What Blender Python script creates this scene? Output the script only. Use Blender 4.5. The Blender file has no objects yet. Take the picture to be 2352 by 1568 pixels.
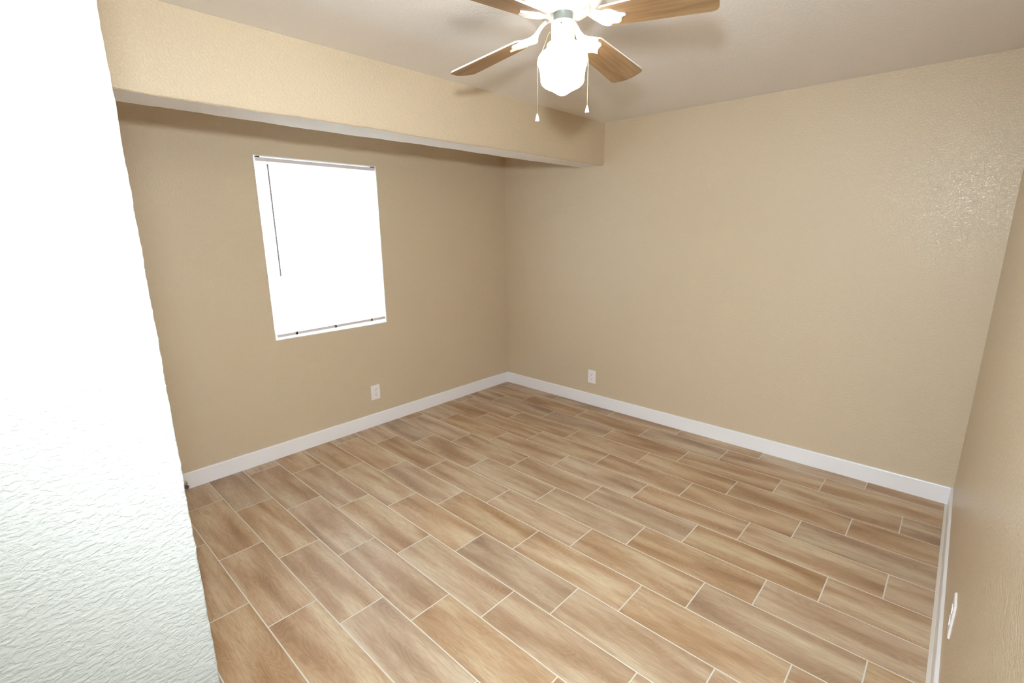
import bpy, bmesh, math, random
from mathutils import Vector, Matrix
random.seed(7)
S = bpy.context.scene
C = S.collection
PI = math.pi

# ------------------------------------------------------------------ camera
cd = bpy.data.cameras.new('camera')
cam = bpy.data.objects.new('camera', cd); C.objects.link(cam); S.camera = cam
cd.sensor_fit = 'HORIZONTAL'; cd.sensor_width = 36.0
cd.lens = 1106.758 / 2352 * 36.0
cd.clip_start = 0.02; cd.clip_end = 60
RGT = Vector((0.73118, 0.6821, -0.01052)); DWN = Vector((0.14759, -0.17322, -0.97376)); FWD = Vector((-0.66603, 0.71044, -0.22733))
CP = Vector((3.46065, -3.61266, 1.60800))
m = Matrix((RGT, -DWN, -FWD)).transposed().to_4x4(); m.translation = CP
cam.matrix_world = m

# ------------------------------------------------------------------ world (bright overcast daylight outside)
w = bpy.data.worlds.new('daylight'); S.world = w; w.use_nodes = True
bg = w.node_tree.nodes['Background']
bg.inputs[0].default_value = (0.74, 0.90, 1.0, 1); bg.inputs[1].default_value = 12.0

# ------------------------------------------------------------------ lights
def lamp(name, kind, loc, power, color, size=.1, aim=None, **kw):
    d = bpy.data.lights.new(name, kind); d.energy = power; d.color = color
    o = bpy.data.objects.new(name, d); o.location = loc; C.objects.link(o)
    if kind == 'AREA':
        d.shape = 'RECTANGLE'; d.size = size[0]; d.size_y = size[1]
    else:
        d.shadow_soft_size = size
    if aim is not None:
        o.rotation_euler = (Vector(aim) - Vector(loc)).to_track_quat('-Z', 'Y').to_euler()
    for k, v in kw.items(): setattr(d, k, v)
    return o
# the photographer's flash on top of the camera
lamp('camera_flash', 'SPOT', (3.38, -3.59, 1.90), 146, (0.86, 0.965, 1.0), .055, aim=(.9, -.9, .95), spot_size=math.radians(140), spot_blend=1.0)
# the part of the same flash that leaves its diffuser upwards and bounces off the ceiling
lamp('camera_flash_bounce', 'SPOT', (3.38, -3.59, 1.92), 215, (0.82, 0.95, 1.0), .055, aim=(3.30, -3.40, 2.44), spot_size=math.radians(105), spot_blend=.8)
# added cool fill lamp, standing in for daylight from an unseen next room
lamp('passage_fill', 'AREA', (3.1, -5.29, 1.25), 14, (0.78, 0.93, 1.0), (.85, 2.0), aim=(3.1, -3.0, 1.0))

S.view_settings.view_transform = 'Standard'; S.view_settings.look = 'None'
S.view_settings.exposure = 0.68; S.view_settings.gamma = 1.0; S.view_settings.use_curve_mapping = False
S.cycles.max_bounces = 14; S.cycles.diffuse_bounces = 8

# ------------------------------------------------------------------ helpers
def obj(name, bm, mats, parent=None, smooth=False, loc=None):
    me = bpy.data.meshes.new(name); bm.normal_update(); bm.to_mesh(me); bm.free()
    for mt in (mats if isinstance(mats, (list, tuple)) else [mats]): me.materials.append(mt)
    if smooth:
        for p in me.polygons: p.use_smooth = True
        try: me.set_sharp_from_angle(angle=math.radians(38))
        except Exception: pass
    o = bpy.data.objects.new(name, me); C.objects.link(o)
    if parent: o.parent = parent
    if loc is not None: o.location = loc
    return o
def struct(name, bm, mats, **k):
    o = obj(name, bm, mats, **k); o['kind'] = 'structure'; return o
def thing(name, label, cat, loc=(0, 0, 0), group=None):
    o = bpy.data.objects.new(name, None); C.objects.link(o); o.location = loc
    o['label'] = label; o['category'] = cat
    if group: o['group'] = group
    return o
def box(bm, x0, x1, y0, y1, z0, z1, mat=0):
    v = [bm.verts.new(p) for p in ((x0,y0,z0),(x1,y0,z0),(x1,y1,z0),(x0,y1,z0),(x0,y0,z1),(x1,y0,z1),(x1,y1,z1),(x0,y1,z1))]
    fs = [(0,3,2,1),(4,5,6,7),(0,1,5,4),(1,2,6,5),(2,3,7,6),(3,0,4,7)]
    out = []
    for f in fs:
        q = bm.faces.new([v[i] for i in f]); q.material_index = mat; out.append(q)
    return v, out
def bev(bm, w, seg=2, edges=None):
    bmesh.ops.bevel(bm, geom=list(edges if edges is not None else bm.edges), offset=w, segments=seg, profile=.6, affect='EDGES')
def boxo(x0, x1, y0, y1, z0, z1, b=0, seg=2):
    bm = bmesh.new(); box(bm, x0, x1, y0, y1, z0, z1)
    if b: bev(bm, b, seg)
    return bm
def lathe(bm, prof, seg=48, cx=0, cy=0, cap=True):
    rings = []
    for r, z in prof:
        if r < 1e-6: rings.append([bm.verts.new((cx, cy, z))])
        else: rings.append([bm.verts.new((cx + r*math.cos(2*PI*i/seg), cy + r*math.sin(2*PI*i/seg), z)) for i in range(seg)])
    for a, b in zip(rings, rings[1:]):
        for i in range(seg):
            j = (i+1) % seg
            if len(a) == 1 and len(b) == 1: continue
            if len(a) == 1: bm.faces.new((a[0], b[j], b[i]))
            elif len(b) == 1: bm.faces.new((a[i], a[j], b[0]))
            else: bm.faces.new((a[i], a[j], b[j], b[i]))
    if cap:
        if len(rings[0]) > 1: bm.faces.new(list(reversed(rings[0])))
        if len(rings[-1]) > 1: bm.faces.new(rings[-1])
    bmesh.ops.recalc_face_normals(bm, faces=bm.faces[:])
def tube(bm, pts, r, seg=10):
    pts = [Vector(p) for p in pts]; rings = []
    up = Vector((0, 0, 1))
    for i, p in enumerate(pts):
        t = (pts[min(i+1, len(pts)-1)] - pts[max(i-1, 0)]).normalized()
        a = t.cross(up)
        if a.length < 1e-3: a = t.cross(Vector((1, 0, 0)))
        a.normalize(); b = t.cross(a)
        rr = r[i] if isinstance(r, (list, tuple)) else r
        rings.append([bm.verts.new(p + rr*(a*math.cos(2*PI*k/seg) + b*math.sin(2*PI*k/seg))) for k in range(seg)])
    for a, b in zip(rings, rings[1:]):
        for i in range(seg):
            j = (i+1) % seg; bm.faces.new((a[i], a[j], b[j], b[i]))
    bm.faces.new(list(reversed(rings[0]))); bm.faces.new(rings[-1])
    bmesh.ops.recalc_face_normals(bm, faces=bm.faces[:])
def extrude_outline(bm, pts, z0, z1, mat=0, side=0, top=0):
    a = [bm.verts.new((x, y, z0)) for x, y in pts]; b = [bm.verts.new((x, y, z1)) for x, y in pts]
    f = bm.faces.new(list(reversed(a))); f.material_index = mat
    f = bm.faces.new(b); f.material_index = top
    n = len(pts)
    for i in range(n):
        j = (i+1) % n; f = bm.faces.new((a[i], a[j], b[j], b[i])); f.material_index = side

# ------------------------------------------------------------------ materials
def srgb(r, g, b):
    f = lambda c: (c/255/12.92) if c/255 <= .04045 else ((c/255+.055)/1.055)**2.4
    return (f(r), f(g), f(b), 1)
class NT:
    def __init__(s, name):
        s.m = bpy.data.materials.new(name); s.m.use_nodes = True; s.t = s.m.node_tree
        s.p = s.t.nodes['Principled BSDF']; s.out = s.t.nodes['Material Output']
    def n(s, kind, **k):
        o = s.t.nodes.new(kind)
        for a, b in k.items(): setattr(o, a, b)
        return o
    def l(s, a, b): s.t.links.new(a, b)
    def math(s, op, a, b=None, c=None):
        o = s.n('ShaderNodeMath', operation=op)
        for i, v in enumerate((a, b, c)):
            if v is None: continue
            if isinstance(v, (int, float)): o.inputs[i].default_value = v
            else: s.l(v, o.inputs[i])
        return o.outputs[0]
    def noise(s, vec, scale, detail=2, rough=.5, dist=0):
        o = s.n('ShaderNodeTexNoise'); o.inputs['Scale'].default_value = scale; o.inputs['Detail'].default_value = detail
        o.inputs['Roughness'].default_value = rough; o.inputs['Distortion'].default_value = dist
        s.l(vec, o.inputs['Vector']); return o.outputs['Fac']
    def ramp(s, fac, stops, interp='LINEAR'):
        o = s.n('ShaderNodeValToRGB'); cr = o.color_ramp; cr.interpolation = interp
        while len(cr.elements) < len(stops): cr.elements.new(.5)
        for e, (p, c) in zip(cr.elements, stops): e.position = p; e.color = c if len(c) == 4 else (*c, 1)
        s.l(fac, o.inputs[0]); return o.outputs[0]
    def mix(s, f, a, b, mode='MIX'):
        o = s.n('ShaderNodeMix', data_type='RGBA', blend_type=mode)
        if isinstance(f, (int, float)): o.inputs[0].default_value = f
        else: s.l(f, o.inputs[0])
        for i, v in ((6, a), (7, b)):
            if isinstance(v, tuple): o.inputs[i].default_value = v
            else: s.l(v, o.inputs[i])
        return o.outputs[2]
    def bump(s, h, dist, strength=1, nrm=None):
        o = s.n('ShaderNodeBump'); o.inputs['Distance'].default_value = dist; o.inputs['Strength'].default_value = strength
        s.l(h, o.inputs['Height'])
        if nrm: s.l(nrm, o.inputs['Normal'])
        return o.outputs[0]
def g(v): return (v, v, v, 1)
def plain(name, col, rough=.5, metal=0, spec=.5, bumpy=0):
    q = NT(name); q.p.inputs['Base Color'].default_value = col; q.p.inputs['Roughness'].default_value = rough
    q.p.inputs['Metallic'].default_value = metal; q.p.inputs['Specular IOR Level'].default_value = spec
    if bumpy:
        tc = q.n('ShaderNodeTexCoord').outputs['Object']
        q.l(q.bump(q.noise(tc, 220, 3), bumpy), q.p.inputs['Normal'])
    return q.m
def plaster(name, col, rough, scale, dist, fine=.0004, tint=.04, spec=.5, knock=True, aniso=(1, 1, 1), soft=False):
    q = NT(name); geo = q.n('ShaderNodeNewGeometry').outputs['Position']
    mp = q.n('ShaderNodeMapping'); mp.inputs['Scale'].default_value = aniso; q.l(geo, mp.inputs[0]); geo = mp.outputs[0]
    big = q.noise(geo, 2.2, 2, .5)
    c = q.mix(q.math('MULTIPLY', big, tint*2), col, tuple([x*.82 for x in col[:3]] + [1]))
    q.l(c, q.p.inputs['Base Color'])
    a = q.noise(geo, scale, 3.5, .55, .25)
    if soft: h = q.ramp(a, [(.36, g(0)), (.47, g(.35)), (.55, g(.9)), (.64, g(1))], 'B_SPLINE')
    elif knock:
        h = q.ramp(a, [(.40, g(0)), (.475, g(.25)), (.545, g(.85)), (.60, g(1))], 'EASE')
    else: h = a
    b = q.noise(geo, scale*3.2, 2, .5)
    hh = q.math('ADD', q.math('MULTIPLY', h, 1.0), q.math('MULTIPLY', b, .22))
    q.l(q.bump(hh, dist), q.p.inputs['Normal'])
    r = q.math('MULTIPLY_ADD', h, -.10, rough+.05)
    q.l(r, q.p.inputs['Roughness'])
    q.p.inputs['Specular IOR Level'].default_value = spec
    return q.m
M = {}
BEIGE = srgb(206, 189.5, 165)
M['wall'] = plaster('beige_wall_paint', BEIGE, .33, 100, .0009)
M['entry'] = plaster('pale_wall_paint', srgb(152, 153, 150), .5, 120, .00065, spec=.3, aniso=(1, .8, 1.35), soft=True)
M['ceil'] = plaster('ceiling_paint', srgb(238, 234, 231), .7, 110, .0007, spec=.3)
M['trim'] = plain('trim_paint', srgb(238, 238, 244), .32, bumpy=.0001)
M['white'] = plain('white_plastic', srgb(222, 218, 220), .35)
M['socket'] = plain('outlet_white_plastic', srgb(236, 232, 236), .3)
M['dark'] = plain('slot_dark', srgb(40, 34, 34), .6)
M['enamel'] = plain('white_enamel', srgb(238, 238, 236), .25)
M['steel'] = plain('grey_zinc', srgb(150, 158, 156), .35, .8)
M['chrome'] = plain('brushed_chrome', srgb(196, 192, 190), .25, .9)
M['rubber'] = plain('grey_rubber', srgb(92, 84, 80), .6)
M['brass'] = plain('chain_metal', srgb(225, 210, 170), .3, .6)
M['rail'] = plain('blind_rail_vinyl', srgb(212, 204, 206), .4)
M['wand'] = plain('smoky_wand_plastic', srgb(150, 138, 136), .4)
M['frame'] = plain('window_vinyl', srgb(235, 236, 236), .4)

# floor: wood-look plank tiles in a third-offset bond
def floor_mat():
    q = NT('wood_look_plank_tile')
    pos = q.n('ShaderNodeNewGeometry').outputs['Position']
    sp = q.n('ShaderNodeSeparateXYZ'); q.l(pos, sp.inputs[0]); X = sp.outputs[0]; Y = q.math('SUBTRACT', sp.outputs[1], q.math('MULTIPLY', q.math('SUBTRACT', X, 1.9), .0045))
    PW, PL = .2107, .6185
    t = q.math('DIVIDE', q.math('SUBTRACT', q.math('MULTIPLY', Y, -1), .345), PW)
    row = q.math('FLOOR', t); ft = q.math('FRACT', t)
    s_ = q.math('DIVIDE', q.math('ADD', q.math('SUBTRACT', X, 2.996 - .2062), q.math('MULTIPLY', row, .2062)), PL)
    s_ = q.math('ADD', s_, 20); col = q.math('FLOOR', s_); fs = q.math('FRACT', s_)
    dx = q.math('MULTIPLY', q.math('MINIMUM', fs, q.math('SUBTRACT', 1, fs)), PL)
    dy = q.math('MULTIPLY', q.math('MINIMUM', ft, q.math('SUBTRACT', 1, ft)), PW)
    de = q.math('MINIMUM', dx, dy)
    de = q.math('MINIMUM', de, q.math('MAXIMUM', q.math('SUBTRACT', 3.5772, X), 0))
    mr = q.n('ShaderNodeMapRange', interpolation_type='SMOOTHSTEP'); q.l(de, mr.inputs[0])
    mr.inputs[1].default_value = .0021; mr.inputs[2].default_value = .0034; tile = mr.outputs[0]
    cv = q.n('ShaderNodeCombineXYZ'); q.l(row, cv.inputs[0]); q.l(col, cv.inputs[1])
    wn = q.n('ShaderNodeTexWhiteNoise', noise_dimensions='2D'); q.l(cv.outputs[0], wn.inputs['Vector'])
    rc = q.n('ShaderNodeSeparateColor'); q.l(wn.outputs['Color'], rc.inputs[0]); r1, r2, r3 = rc.outputs[0], rc.outputs[1], rc.outputs[2]
    lx = q.math('ADD', q.math('MULTIPLY', fs, PL), q.math('MULTIPLY', r1, 37.0))
    ly = q.math('ADD', q.math('MULTIPLY', ft, PW), q.math('MULTIPLY', r2, 23.0))
    def vec(ax, ay, az=None):
        c = q.n('ShaderNodeCombineXYZ'); q.l(q.math('MULTIPLY', lx, ax), c.inputs[0]); q.l(q.math('MULTIPLY', ly, ay), c.inputs[1])
        if az is not None: q.l(az, c.inputs[2])
        return c.outputs[0]
    broad = q.noise(vec(1.7, 11), 1, 1.5, .45, .35)
    mid = q.noise(vec(3.2, 50), 1, 2, .55, .5)
    # cathedral rings: contour lines of a stretched noise
    cat = q.noise(vec(3.0, 11), 1, 1.0, .4, .5)
    rings = q.math('SINE', q.math('MULTIPLY', cat, 120))
    fine = q.noise(vec(13, 270), 1, 3, .65, .25)
    knot = q.noise(vec(9, 18), 1, 1, .3)
    base = q.ramp(broad, [(.28, srgb(146, 113, 85)), (.42, srgb(170, 139, 109)), (.55, srgb(188, 162, 134)), (.70, srgb(205, 186, 159))])
    v = q.mix(q.math('MULTIPLY', q.ramp(mid, [(.30, g(1)), (.52, g(0))]), .30), base, srgb(146, 112, 86))
    v = q.mix(q.math('MULTIPLY', q.math('MULTIPLY_ADD', rings, .5, .5), .13), v, srgb(214, 192, 166))
    v = q.mix(q.math('MULTIPLY', q.ramp(fine, [(.36, g(1)), (.58, g(0))]), .42), v, srgb(134, 104, 78))
    v = q.mix(q.math('MULTIPLY', q.ramp(knot, [(.20, g(1)), (.30, g(0))]), .25), v, srgb(118, 88, 68))
    # tile-to-tile shade
    hs = q.n('ShaderNodeHueSaturation'); q.l(v, hs.inputs['Color'])
    q.l(q.math('MULTIPLY_ADD', r3, .12, .94), hs.inputs['Value']); q.l(q.math('MULTIPLY_ADD', r1, .22, .88), hs.inputs['Saturation'])
    colr = q.mix(tile, srgb(216, 209, 199), hs.outputs[0])
    q.l(colr, q.p.inputs['Base Color'])
    q.l(q.math('ADD', q.math('MULTIPLY_ADD', tile, -.42, .85), q.math('MULTIPLY', fine, .08)), q.p.inputs['Roughness'])
    q.p.inputs['Specular IOR Level'].default_value = .5
    h = q.math('ADD', tile, q.math('MULTIPLY', fine, .18))
    q.l(q.bump(h, .0011), q.p.inputs['Normal'])
    return q.m
M['floor'] = floor_mat()

def blade_mat():
    q = NT('wood_blade_veneer'); tc = q.n('ShaderNodeTexCoord').outputs['Object']
    mp = q.n('ShaderNodeMapping'); mp.inputs['Scale'].default_value = (3, 45, 3); q.l(tc, mp.inputs[0])
    a = q.noise(mp.outputs[0], 1, 4, .6, .5)
    mp2 = q.n('ShaderNodeMapping'); mp2.inputs['Scale'].default_value = (1.5, 14, 1); q.l(tc, mp2.inputs[0])
    b = q.noise(mp2.outputs[0], 1, 2, .5, .3)
    c = q.ramp(a, [(.3, srgb(128, 98, 66)), (.55, srgb(160, 128, 92)), (.75, srgb(176, 146, 108))])
    c = q.mix(q.math('MULTIPLY', q.ramp(b, [(.35, g(1)), (.6, g(0))]), .35), c, srgb(118, 90, 62))
    q.l(c, q.p.inputs['Base Color']); q.p.inputs['Roughness'].default_value = .45
    return q.m
M['blade'] = blade_mat()

def emit(name, col, strength):
    q = NT(name); q.p.inputs['Base Color'].default_value = (.9, .88, .84, 1)
    q.p.inputs['Emission Color'].default_value = col; q.p.inputs['Emission Strength'].default_value = strength
    q.p.inputs['Roughness'].default_value = .2
    return q.m
M['globe'] = emit('lit_opal_glass', (1.0, .93, .80, 1), 8.5)
def slat_mat():
    q = NT('translucent_vinyl_slat')
    d = q.n('ShaderNodeBsdfDiffuse'); d.inputs[0].default_value = (.85, .84, .82, 1)
    t = q.n('ShaderNodeBsdfTranslucent'); t.inputs[0].default_value = (.9, .9, .9, 1)
    mx = q.n('ShaderNodeMixShader'); mx.inputs[0].default_value = .5
    q.l(d.outputs[0], mx.inputs[1]); q.l(t.outputs[0], mx.inputs[2]); q.l(mx.outputs[0], q.out.inputs[0]); return q.m
M['slat'] = slat_mat()
def glass_mat():
    q = NT('window_pane_glass')
    t = q.n('ShaderNodeBsdfTransparent'); gl = q.n('ShaderNodeBsdfGlossy'); gl.inputs['Roughness'].default_value = .02
    f = q.n('ShaderNodeFresnel'); f.inputs[0].default_value = 1.45
    mx = q.n('ShaderNodeMixShader'); q.l(f.outputs[0], mx.inputs[0]); q.l(t.outputs[0], mx.inputs[1]); q.l(gl.outputs[0], mx.inputs[2])
    q.l(mx.outputs[0], q.out.inputs[0]); return q.m
M['glass'] = glass_mat()

# ------------------------------------------------------------------ dimensions
L = 3.5988; HC = 2.44; T = .012; BB = .1084
YE = -3.472; XE = 2.657          # outside corner of the entry passage
YB = -5.30                       # end of the passage
BX0, BX1, BZ = .919, 1.139, 2.112
WY0, WY1, WZ0, WZ1 = -2.3419, -1.4435, .8613, 2.0921

# ------------------------------------------------------------------ shell
struct('floor', boxo(-.15, L+.15, YB-.15, .15, -.1, 0), M['floor'])
struct('ceiling', boxo(-.15, L+.15, YB-.15, .15, HC, HC+.1), M['ceil'])
# window wall with its opening
bm = bmesh.new()
ys = [YE, WY0, WY1, 0.0]; zs = [0, WZ0, WZ1, HC]
for i in range(3):
    for j in range(3):
        if i == 1 and j == 1: continue
        for x in (0, -.15):
            vs = [bm.verts.new(p) for p in ((x, ys[i], zs[j]), (x, ys[i+1], zs[j]), (x, ys[i+1], zs[j+1]), (x, ys[i], zs[j+1]))]
            bm.faces.new(vs if x == 0 else vs[::-1])
a = [(WY0, WZ0), (WY1, WZ0), (WY1, WZ1), (WY0, WZ1)]
for k in range(4):
    (y0, z0), (y1, z1) = a[k], a[(k+1) % 4]
    bm.faces.new([bm.verts.new(p) for p in ((0, y0, z0), (-.15, y0, z0), (-.15, y1, z1), (0, y1, z1))])
a = [(YE, 0), (0, 0), (0, HC), (YE, HC)]
for k in range(4):
    (y0, z0), (y1, z1) = a[k], a[(k+1) % 4]
    bm.faces.new([bm.verts.new(p) for p in ((0, y1, z1), (-.15, y1, z1), (-.15, y0, z0), (0, y0, z0))])
bmesh.ops.remove_doubles(bm, verts=bm.verts[:], dist=1e-5)
bmesh.ops.recalc_face_normals(bm, faces=bm.faces[:])
struct('wall_left', bm, M['wall'])
struct('wall_back', boxo(-.15, L+.15, 0, .15, 0, HC), M['wall'])
struct('wall_right', boxo(L, L+.15, YB, 0, 0, HC), M['wall'])
struct('wall_front', boxo(-.15, XE-.12, YE-.12, YE, 0, HC), M['wall'])
# passage wall with a softly uneven, rounded plaster corner
bm = bmesh.new()
nz = 360; prof = []
R0 = .003
rng = random.Random(3)
cur = [0]*(nz+1)
for k in range(nz+1):
    z = HC*k/nz
    cur[k] = .0006*math.sin(z*61+1.3*math.sin(z*23)) * rng.uniform(.2, 1.1) + .0004*math.sin(z*171+2) * rng.uniform(0, 1) + rng.uniform(-.0003, .0003)
rows = []
for k in range(nz+1):
    z = HC*k/nz; e = cur[k]
    pts = [(XE, YB), (XE, YE-.05), (XE, YE-R0*1.6)]
    for s in range(5):
        an = s/4*PI/2
        pts.append((XE-R0+R0*math.cos(an)+e*.6, YE-R0+R0*math.sin(an)+e))
    pts += [(XE-R0*1.6, YE), (XE-.12, YE), (XE-.12, YB)]
    rows.append([bm.verts.new((x, y, z)) for x, y in pts])
n = len(rows[0])
for a, b in zip(rows, rows[1:]):
    for i in range(n):
        j = (i+1) % n; bm.faces.new((a[i], b[i], b[j], a[j]))
bm.faces.new(rows[0]); bm.faces.new(rows[-1][::-1])
bmesh.ops.recalc_face_normals(bm, faces=bm.faces[:])
struct('wall_entry', bm, M['entry'], smooth=True)
# dropped beam between room and window bay, its lower arris a little wavy
bm = bmesh.new(); rows = []
nb = 150; rng = random.Random(11)
for k in range(nb+1):
    y = YE*k/nb
    wv = .0022*math.sin(y*5.1+.6) + .0012*math.sin(y*17) + (rng.uniform(-.0012, .0012))
    wv2 = .0018*math.sin(y*4.3+2) + .0008*math.sin(y*21) + (rng.uniform(-.0006, .0006))
    far = max(0, 1 - (-y)/.10)       # the skim coat swells where the beam meets the back wall
    pts = [(BX1, HC), (BX1, BZ+.012+wv), (BX1-.002, BZ+.004+wv), (BX1-.007, BZ+wv), (BX0+.006, BZ+wv2), (BX0, BZ+.006+wv2), (BX0, HC)]
    rows.append([bm.verts.new((x, y, z)) for x, z in pts])
n = len(rows[0])
for a, b in zip(rows, rows[1:]):
    for i in range(n):
        j = (i+1) % n; f = bm.faces.new((a[i], a[j], b[j], b[i])); f.material_index = 1 if i in (3,) else 0
bm.faces.new(rows[0]); bm.faces.new(rows[-1][::-1])
bmesh.ops.recalc_face_normals(bm, faces=bm.faces[:])
struct('ceiling_beam', bm, [M['wall'], M['ceil']])
# end of the passage: doorway wall with a slab added behind to block world light
bm = bmesh.new()
box(bm, XE-.12, XE+.02, YB-.1, YB, 0, HC); box(bm, L-.04, L+.15, YB-.1, YB, 0, HC); box(bm, XE+.02, L-.04, YB-.1, YB, 2.10, HC); box(bm, XE-.12, L+.15, YB-.2, YB-.1, 0, HC)
struct('wall_passage', bm, M['wall'])

# baseboards: flat board with an eased top and a caulk bead
def baseboard(name, p0, p1, nrm):
    prof = [(0, 0), (T, 0), (T, BB-.006), (T-.002, BB-.0015), (T-.005, BB), (0, BB)]
    bm = bmesh.new(); p0 = Vector(p0); p1 = Vector(p1); nv = Vector(nrm)
    A = [bm.verts.new(p0 + nv*a + Vector((0, 0, z))) for a, z in prof]; B = [bm.verts.new(p1 + nv*a + Vector((0, 0, z))) for a, z in prof]
    for i in range(len(prof)):
        j = (i+1) % len(prof); bm.faces.new((A[i], A[j], B[j], B[i]))
    bm.faces.new(A); bm.faces.new(B[::-1]); bmesh.ops.recalc_face_normals(bm, faces=bm.faces[:])
    return struct(name, bm, M['trim'])
baseboard('baseboard_left', (0, YE, 0), (0, 0, 0), (1, 0, 0))
baseboard('baseboard_back', (T, 0, 0), (L-T, 0, 0), (0, -1, 0))
baseboard('baseboard_right', (L, YB, 0), (L, 0, 0), (-1, 0, 0))
baseboard('baseboard_front', (T, YE, 0), (XE-.121, YE, 0), (0, 1, 0))

# ------------------------------------------------------------------ window
win = bpy.data.objects.new('window_1', None); C.objects.link(win); win.location = (0, (WY0+WY1)/2, WZ0); win['kind'] = 'structure'
wl = Vector(win.location)
def wpart(name, boxes, mat, b=0):
    bm = bmesh.new()
    for q in boxes: box(bm, q[0]-wl.x, q[1]-wl.x, q[2]-wl.y, q[3]-wl.y, q[4]-wl.z, q[5]-wl.z)
    if b: bev(bm, b, 2)
    return obj(name, bm, mat, win)
wpart('jamb_liner', [(-.105, -.0005, WY0, WY0+.004, WZ0+.004, WZ1-.004), (-.105, -.0005, WY1-.004, WY1, WZ0+.004, WZ1-.004), (-.105, -.0005, WY0, WY1, WZ1-.004, WZ1)], M['frame'])
wpart('window_sill', [(-.105, .0, WY0, WY1, WZ0, WZ0+.004)], M['frame'])
fy0, fy1, fz0, fz1 = WY0+.004, WY1-.004, WZ0+.004, WZ1-.004
zm = (fz0+fz1)/2
wpart('window_frame', [(-.145, -.105, fy0, fy0+.035, fz0, fz1), (-.145, -.105, fy1-.035, fy1, fz0, fz1),
                 (-.145, -.105, fy0+.035, fy1-.035, fz0, fz0+.035), (-.145, -.105, fy0+.035, fy1-.035, fz1-.035, fz1)], M['frame'])
wpart('sash_rail', [(-.14, -.112, fy0+.035, fy1-.035, zm-.018, zm+.018)], M['frame'])
wpart('window_pane', [(-.130, -.126, fy0+.035, fy1-.035, fz0+.035, zm-.018)], M['glass'])
wpart('window_pane', [(-.130, -.126, fy0+.035, fy1-.035, zm+.018, fz1-.035)], M['glass'])

# blind hung inside the opening
by0, by1 = -2.318, -1.450
bl = thing('window_blind', 'white closed mini blind glowing with daylight in the window opening', 'blind', (-.028, (by0+by1)/2, .88))
b0 = Vector(bl.location); cyy = 0
W2 = (by1-by0)/2
hr = boxo(-.014, .012, -W2, W2, 2.0585-.88, 2.0815-.88, .0012)
hrail = obj('headrail', hr, M['rail'], bl)
for s in (-1, 1):
    yb = s*(W2-.012)
    obj('mounting_bracket', boxo(-.012, .0125, yb-.011, yb+.011, 2.0817-.88, 2.0878-.88), M['dark'], bl)
bm = bmesh.new()
pitch = .0205; nsl = 56; ztop = 2.056-.88
zlast = .0405
for i in range(nsl):
    zc = ztop - .008 - i*(ztop-.008-zlast)/(nsl-1)
    tilt = math.radians(68 if i < nsl-1 else 20)
    wd = .025; rings = []
    for s in (-1, -.5, 0, .5, 1):
        u = s*wd/2; crown = .0016*(1-s*s)
        rings.append((u*math.cos(tilt)+crown*math.sin(tilt), zc-u*math.sin(tilt)+crown*math.cos(tilt)))
    # the last slat droops with the rail: left end a little lower
    for (xa, za), (xb, zb) in zip(rings, rings[1:]):
        dz = -.006*(i/(nsl-1)); dz2 = .004*(i/(nsl-1))
        bm.faces.new([bm.verts.new(p) for p in ((xa, -W2+.003, za+dz), (xa, W2-.003, za+dz2), (xb, W2-.003, zb+dz2), (xb, -W2+.003, zb+dz))])
bmesh.ops.remove_doubles(bm, verts=bm.verts[:], dist=1e-6)
obj('slats', bm, M['slat'], bl, smooth=True)
bm = bmesh.new(); v, _ = box(bm, -.012, .0135, -W2+.001, W2-.001, -.0005, .0205)
for q in bm.verts: q.co.z += (-.0025 if q.co.y < 0 else .0115)
bev(bm, .002, 2)
obj('bottom_rail', bm, M['rail'], bl)
for f in (.155, .5, .86):
    bm = bmesh.new(); yy = -W2+f*2*W2
    for xx in (-.0125, .0135): tube(bm, [(xx, yy, .012), (xx, yy, 2.0585-.88)], .0011, 6)
    box(bm, -.013, .0135, yy-.008, yy+.008, -.0035+.012*f, .0235+.010*f)
    obj('ladder_cord', bm, M['slat'], bl)
bm = bmesh.new(); wy = -2.254-b0.y
tube(bm, [(.018, wy, 2.0585-.88), (.020, wy, 2.052-.88), (.022, wy, 2.040-.88)], .0012, 6)
hk = obj('wand_hook', bm, M['frame'], bl)
bm = bmesh.new(); tube(bm, [(.022, wy, 2.040-.88), (.022, wy+.0015, 1.306-.88)], .0052, 6)
obj('tilt_wand', bm, M['wand'], bl)

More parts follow.
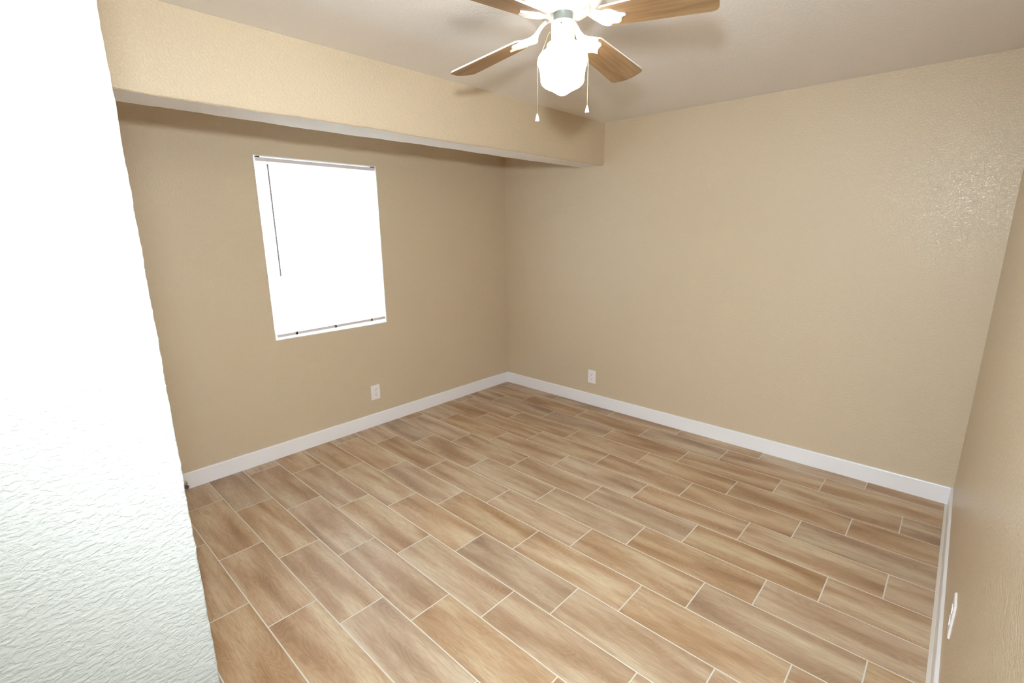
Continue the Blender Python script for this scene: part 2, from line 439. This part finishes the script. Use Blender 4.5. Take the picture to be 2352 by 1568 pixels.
# ------------------------------------------------------------------ duplex outlets (local: x across, y out of wall, z up)
def outlet(label, loc, rz, pw=.081, ph=.124):
    o = thing('wall_outlet', label, 'outlet', loc, 'duplex outlets low on the walls'); o.rotation_euler = (0, 0, rz)
    bm = bmesh.new(); box(bm, -pw/2, pw/2, 0, .006, -ph/2, ph/2)
    front = [e for e in bm.edges if all(v.co.y > .003 for v in e.verts)]
    bev(bm, .004, 3, front)
    obj('cover_plate', bm, M['socket'], o)
    for s in (1, -1):
        zc = s*.0215
        bm = bmesh.new(); pts = []
        for i in range(28):
            a = 2*PI*i/28; x = .0172*math.cos(a); z = .0172*math.sin(a); z = max(-.0137, min(.0137, z)); pts.append((x, z))
        A = [bm.verts.new((x, .0055, zc+z)) for x, z in pts]; B = [bm.verts.new((x*.97, .0085, zc+z*.97)) for x, z in pts]
        bm.faces.new(B)
        for i in range(28):
            j = (i+1) % 28; bm.faces.new((A[i], A[j], B[j], B[i]))
        bmesh.ops.recalc_face_normals(bm, faces=bm.faces[:])
        r = obj('receptacle', bm, M['socket'], o)
        for x, hh in ((-.0062, .0047), (.0062, .0040)):
            obj('slot', boxo(x-.0012, x+.0012, .0084, .0088, zc+.0015, zc+.0015+hh*2), M['dark'], r)
        bm = bmesh.new(); tube(bm, [(0, .0084, zc-.0075), (0, .0088, zc-.0075)], .0026, 12)
        obj('ground_hole', bm, M['dark'], r)
    bm = bmesh.new(); tube(bm, [(0, .0055, 0), (0, .0068, 0)], .003, 12)
    obj('cover_screw', bm, M['white'], o)
    return o
outlet('white duplex outlet on the beige wall below the window', (0, -1.5995, .2905), -PI/2)
outlet('white duplex outlet low on the far wall, right of the room corner', (1.0825, 0, .272), PI)
outlet('white duplex outlet seen edge-on on the near right wall', (L, -1.665, .362), PI/2)

# ------------------------------------------------------------------ door stop by the near end of the window-wall baseboard
ds = thing('door_stop', 'small metal door stop on the baseboard beside the pale wall corner', 'door stop', (T, -3.012, .045))
bm = bmesh.new()
def xlathe(bm, prof, seg=24):
    lathe(bm, prof, seg); bmesh.ops.rotate(bm, verts=bm.verts[:], cent=(0, 0, 0), matrix=Matrix.Rotation(PI/2, 3, 'Y'))
xlathe(bm, [(.019, 0), (.019, .003), (.014, .008), (.008, .012), (.0065, .05)])
obj('post', bm, M['chrome'], ds, smooth=True)
bm = bmesh.new(); xlathe(bm, [(.0065, .05), (.0125, .052), (.0135, .062), (.011, .070), (0, .072)])
obj('bumper', bm, M['rubber'], ds, smooth=True)

# ------------------------------------------------------------------ ceiling fan with a light kit
HX, HY, HZ = 2.294, -2.087, 2.31
fan = thing('ceiling_fan', 'white ceiling fan with wood-tone blades and lit schoolhouse globe', 'ceiling fan', (HX, HY, HC))
def fz(z): return z-HC
bm = bmesh.new()
lathe(bm, [(.150, fz(HC)), (.152, fz(2.425)), (.150, fz(2.405)), (.142, fz(2.385)), (.128, fz(2.368)), (.112, fz(2.358)), (.098, fz(2.355)), (.098, fz(2.352))], 64)
obj('motor_housing', bm, M['enamel'], fan, smooth=True)
bm = bmesh.new()
lathe(bm, [(.094, fz(2.3515)), (.094, fz(2.346)), (.086, fz(2.341)), (.064, fz(2.339)), (.060, fz(2.343)), (.040, fz(2.343))], 56)
obj('rotor', bm, M['enamel'], fan, smooth=True)
bm = bmesh.new()
lathe(bm, [(.034, fz(2.3425)), (.034, fz(2.322)), (.036, fz(2.318))], 40)
nk = obj('neck', bm, M['steel'], fan, smooth=True)
bm = bmesh.new()
lathe(bm, [(.036, fz(2.3178)), (.0405, fz(2.315)), (.0415, fz(2.310)), (.0415, fz(2.262)), (.040, fz(2.258)), (.044, fz(2.252)), (.056, fz(2.247)), (.0575, fz(2.242)), (.0575, fz(2.232)), (.054, fz(2.230))], 48)
hs = obj('switch_housing', bm, M['enamel'], fan, smooth=True)
bm = bmesh.new()
camdir = Vector((.6074, -.7944, 0)); rt = Vector((.7944, .6074, 0))
ctr = camdir*.0418 + rt*-.006 + Vector((0, 0, fz(2.299)))
vs = []
for sx, sz in ((-1, -1), (1, -1), (1, 1), (-1, 1)):
    vs.append(ctr + rt*.0028*sx + Vector((0, 0, .0013*sz)))
A = [bm.verts.new(v) for v in vs]; B = [bm.verts.new(v+camdir*.0008) for v in vs]
bm.faces.new(B)
for i in range(4): bm.faces.new((A[i], A[(i+1) % 4], B[(i+1) % 4], B[i]))
bm.faces.new(A[::-1])
obj('reverse_switch', bm, M['dark'], hs)
for an in (20, 140, 260):      # thumb screws that hold the glass
    a = math.radians(an); bm = bmesh.new()
    u = Vector((math.cos(a), math.sin(a), 0))
    tube(bm, [u*.0570+Vector((0, 0, fz(2.237))), u*.066+Vector((0, 0, fz(2.237)))], [.0022, .0045], 10)
    obj('thumb_screw', bm, M['brass'], hs)
bm = bmesh.new()
gp = [(.053, 2.2395), (.0535, 2.232), (.058, 2.2275), (.070, 2.222), (.081, 2.213), (.0868, 2.202), (.0885, 2.190), (.0868, 2.178), (.0825, 2.165), (.0797, 2.150), (.0790, 2.136), (.0785, 2.127),
      (.0745, 2.117), (.066, 2.109), (.054, 2.103), (.042, 2.098), (.030, 2.091), (.020, 2.0845), (.011, 2.080), (.004, 2.0785), (0, 2.0783)]
lathe(bm, [(r, fz(z)) for r, z in gp], 64, cap=False)
obj('lamp_globe', bm, M['globe'], fan, smooth=True)
# blades
pit = -.184; droop = .112
def width(r): return .113 + .086*(r-.178)
R1, R2 = .165, .542
def blade_bm():
    pts = []
    # outline in blade plane, x along the blade, y across
    def corner(cx, cy, r, a0, a1, n=7):
        return [(cx + r*math.cos(a0+(a1-a0)*i/n), cy + r*math.sin(a0+(a1-a0)*i/n)) for i in range(n+1)]
    w1, w2 = width(R1)/2, width(R2)/2
    rr = .030; bow = .010
    pts += corner(R1+.022, -w1+.022, .022, PI, 1.5*PI)
    pts += corner(R2-rr-bow, -w2+rr, rr, 1.5*PI, 1.93*PI)
    for i in range(1, 8):
        s = -1+2*i/8; pts.append((R2-bow*s*s, s*(w2-rr)))
    pts += corner(R2-rr-bow, w2-rr, rr, .07*PI, .5*PI)
    pts += corner(R1+.022, w1-.022, .022, .5*PI, PI)
    bm = bmesh.new(); extrude_outline(bm, pts, -.003, .003, mat=0, side=1, top=0)
    return bm
def arm_bm():
    # blade iron: slim neck from the rotor, opening into a scalloped leaf under the blade
    half = [(.062, .014), (.085, .0125), (.104, .012), (.120, .016), (.132, .027), (.142, .041), (.152, .049), (.163, .051), (.172, .046), (.180, .040), (.188, .041), (.200, .043), (.212, .038), (.220, .028), (.226, .018), (.236, .010), (.247, .004)]
    n = len(half); bm = bmesh.new()
    def drop(x):     # lifts the neck back up to the rotor
        t = max(0, min(1, (.150-x)/.088)); t = t*t*(3-2*t); return t*.036
    cols = 9; top = []; bot = []
    for x, h in half:
        ra, rb = [], []
        for c in range(cols):
            s = -1+2*c/(cols-1); y = s*h
            z = drop(x); dome = .0045*(1-s*s)
            ra.append(bm.verts.new((x, y, z-.0032))); rb.append(bm.verts.new((x, y, z-.0055-dome)))
        top.append(ra); bot.append(rb)
    for i in range(n-1):
        for c in range(cols-1):
            bm.faces.new((top[i][c], top[i+1][c], top[i+1][c+1], top[i][c+1]))
            bm.faces.new((bot[i][c], bot[i][c+1], bot[i+1][c+1], bot[i+1][c]))
        bm.faces.new((top[i][0], bot[i][0], bot[i+1][0], top[i+1][0])); k = cols-1
        bm.faces.new((top[i][k], top[i+1][k], bot[i+1][k], bot[i][k]))
    for i in (0, n-1):
        for c in range(cols-1): bm.faces.new((top[i][c], top[i][c+1], bot[i][c+1], bot[i][c]))
    bmesh.ops.recalc_face_normals(bm, faces=bm.faces[:])
    return bm
bmesh_blade = arm_mesh = None
for an in (182.5, 94.2, 1.9, 274.8):
    a = math.radians(an)
    u = Vector((math.cos(a), math.sin(a), -droop)).normalized()
    v = Vector((-math.sin(a), math.cos(a), 0))*math.cos(pit) + Vector((0, 0, math.sin(pit)))
    v = (v - u*v.dot(u)).normalized(); nn = u.cross(v)
    mt = Matrix((u, v, nn)).transposed().to_4x4(); mt.translation = Vector((0, 0, fz(HZ)))
    if bmesh_blade is None:
        bo = obj('blade', blade_bm(), [M['blade'], M['enamel']], fan); ao = obj('blade_arm', arm_bm(), M['enamel'], fan, smooth=True)
        bmesh_blade, arm_mesh = bo.data, ao.data
        scm = None
    else:
        bo = bpy.data.objects.new('blade', bmesh_blade); C.objects.link(bo); bo.parent = fan
        ao = bpy.data.objects.new('blade_arm', arm_mesh); C.objects.link(ao); ao.parent = fan
    for x, y in ((.185, .026), (.185, -.026), (.222, 0)):
        if scm is None:
            sm = bmesh.new(); tube(sm, [(0, 0, -.0058), (0, 0, -.0098)], [.0042, .0030], 10)
            so = obj('screw', sm, M['enamel'], ao); scm = so.data
        else:
            so = bpy.data.objects.new('screw', scm); C.objects.link(so); so.parent = ao
        so.location = (x, y, 0)
    bo.matrix_local = mt; ao.matrix_local = mt
# pull chains (view plane through the axis: s to the right, z up)
def chain(pts, fob):
    P = [rt*s + camdir*.006 + Vector((0, 0, fz(z))) for s, z in pts]
    bm = bmesh.new(); tube(bm, P, .00055, 6)
    # beads
    step = .0052
    for a, b in zip(P, P[1:]):
        ln = (b-a).length; k = int(ln/step)
        for i in range(k):
            bmesh.ops.create_icosphere(bm, subdivisions=1, radius=.0011, matrix=Matrix.Translation(a+(b-a)*((i+.5)/k)))
    c = obj('pull_chain', bm, M['brass'], fan, smooth=True)
    bm = bmesh.new(); e = P[-1]; z0 = e.z; h = fob
    lathe(bm, [(0, z0), (.0022, z0-.0006), (.0034, z0-.005), (.0058, z0-h*.5), (.0078, z0-h*.85), (.0074, z0-h*.96), (.005, z0-h), (0, z0-h)], 20, e.x, e.y)
    obj('chain_fob', bm, M['enamel'], c, smooth=True)
chain([(-.0415, 2.287), (-.050, 2.2825), (-.0725, 2.2264), (-.0868, 2.206), (-.0905, 2.190), (-.0905, 2.019)], .027)
chain([(.0415, 2.293), (.048, 2.2906), (.0815, 2.2269), (.0875, 2.208), (.0908, 2.190), (.0908, 2.042)], .026)
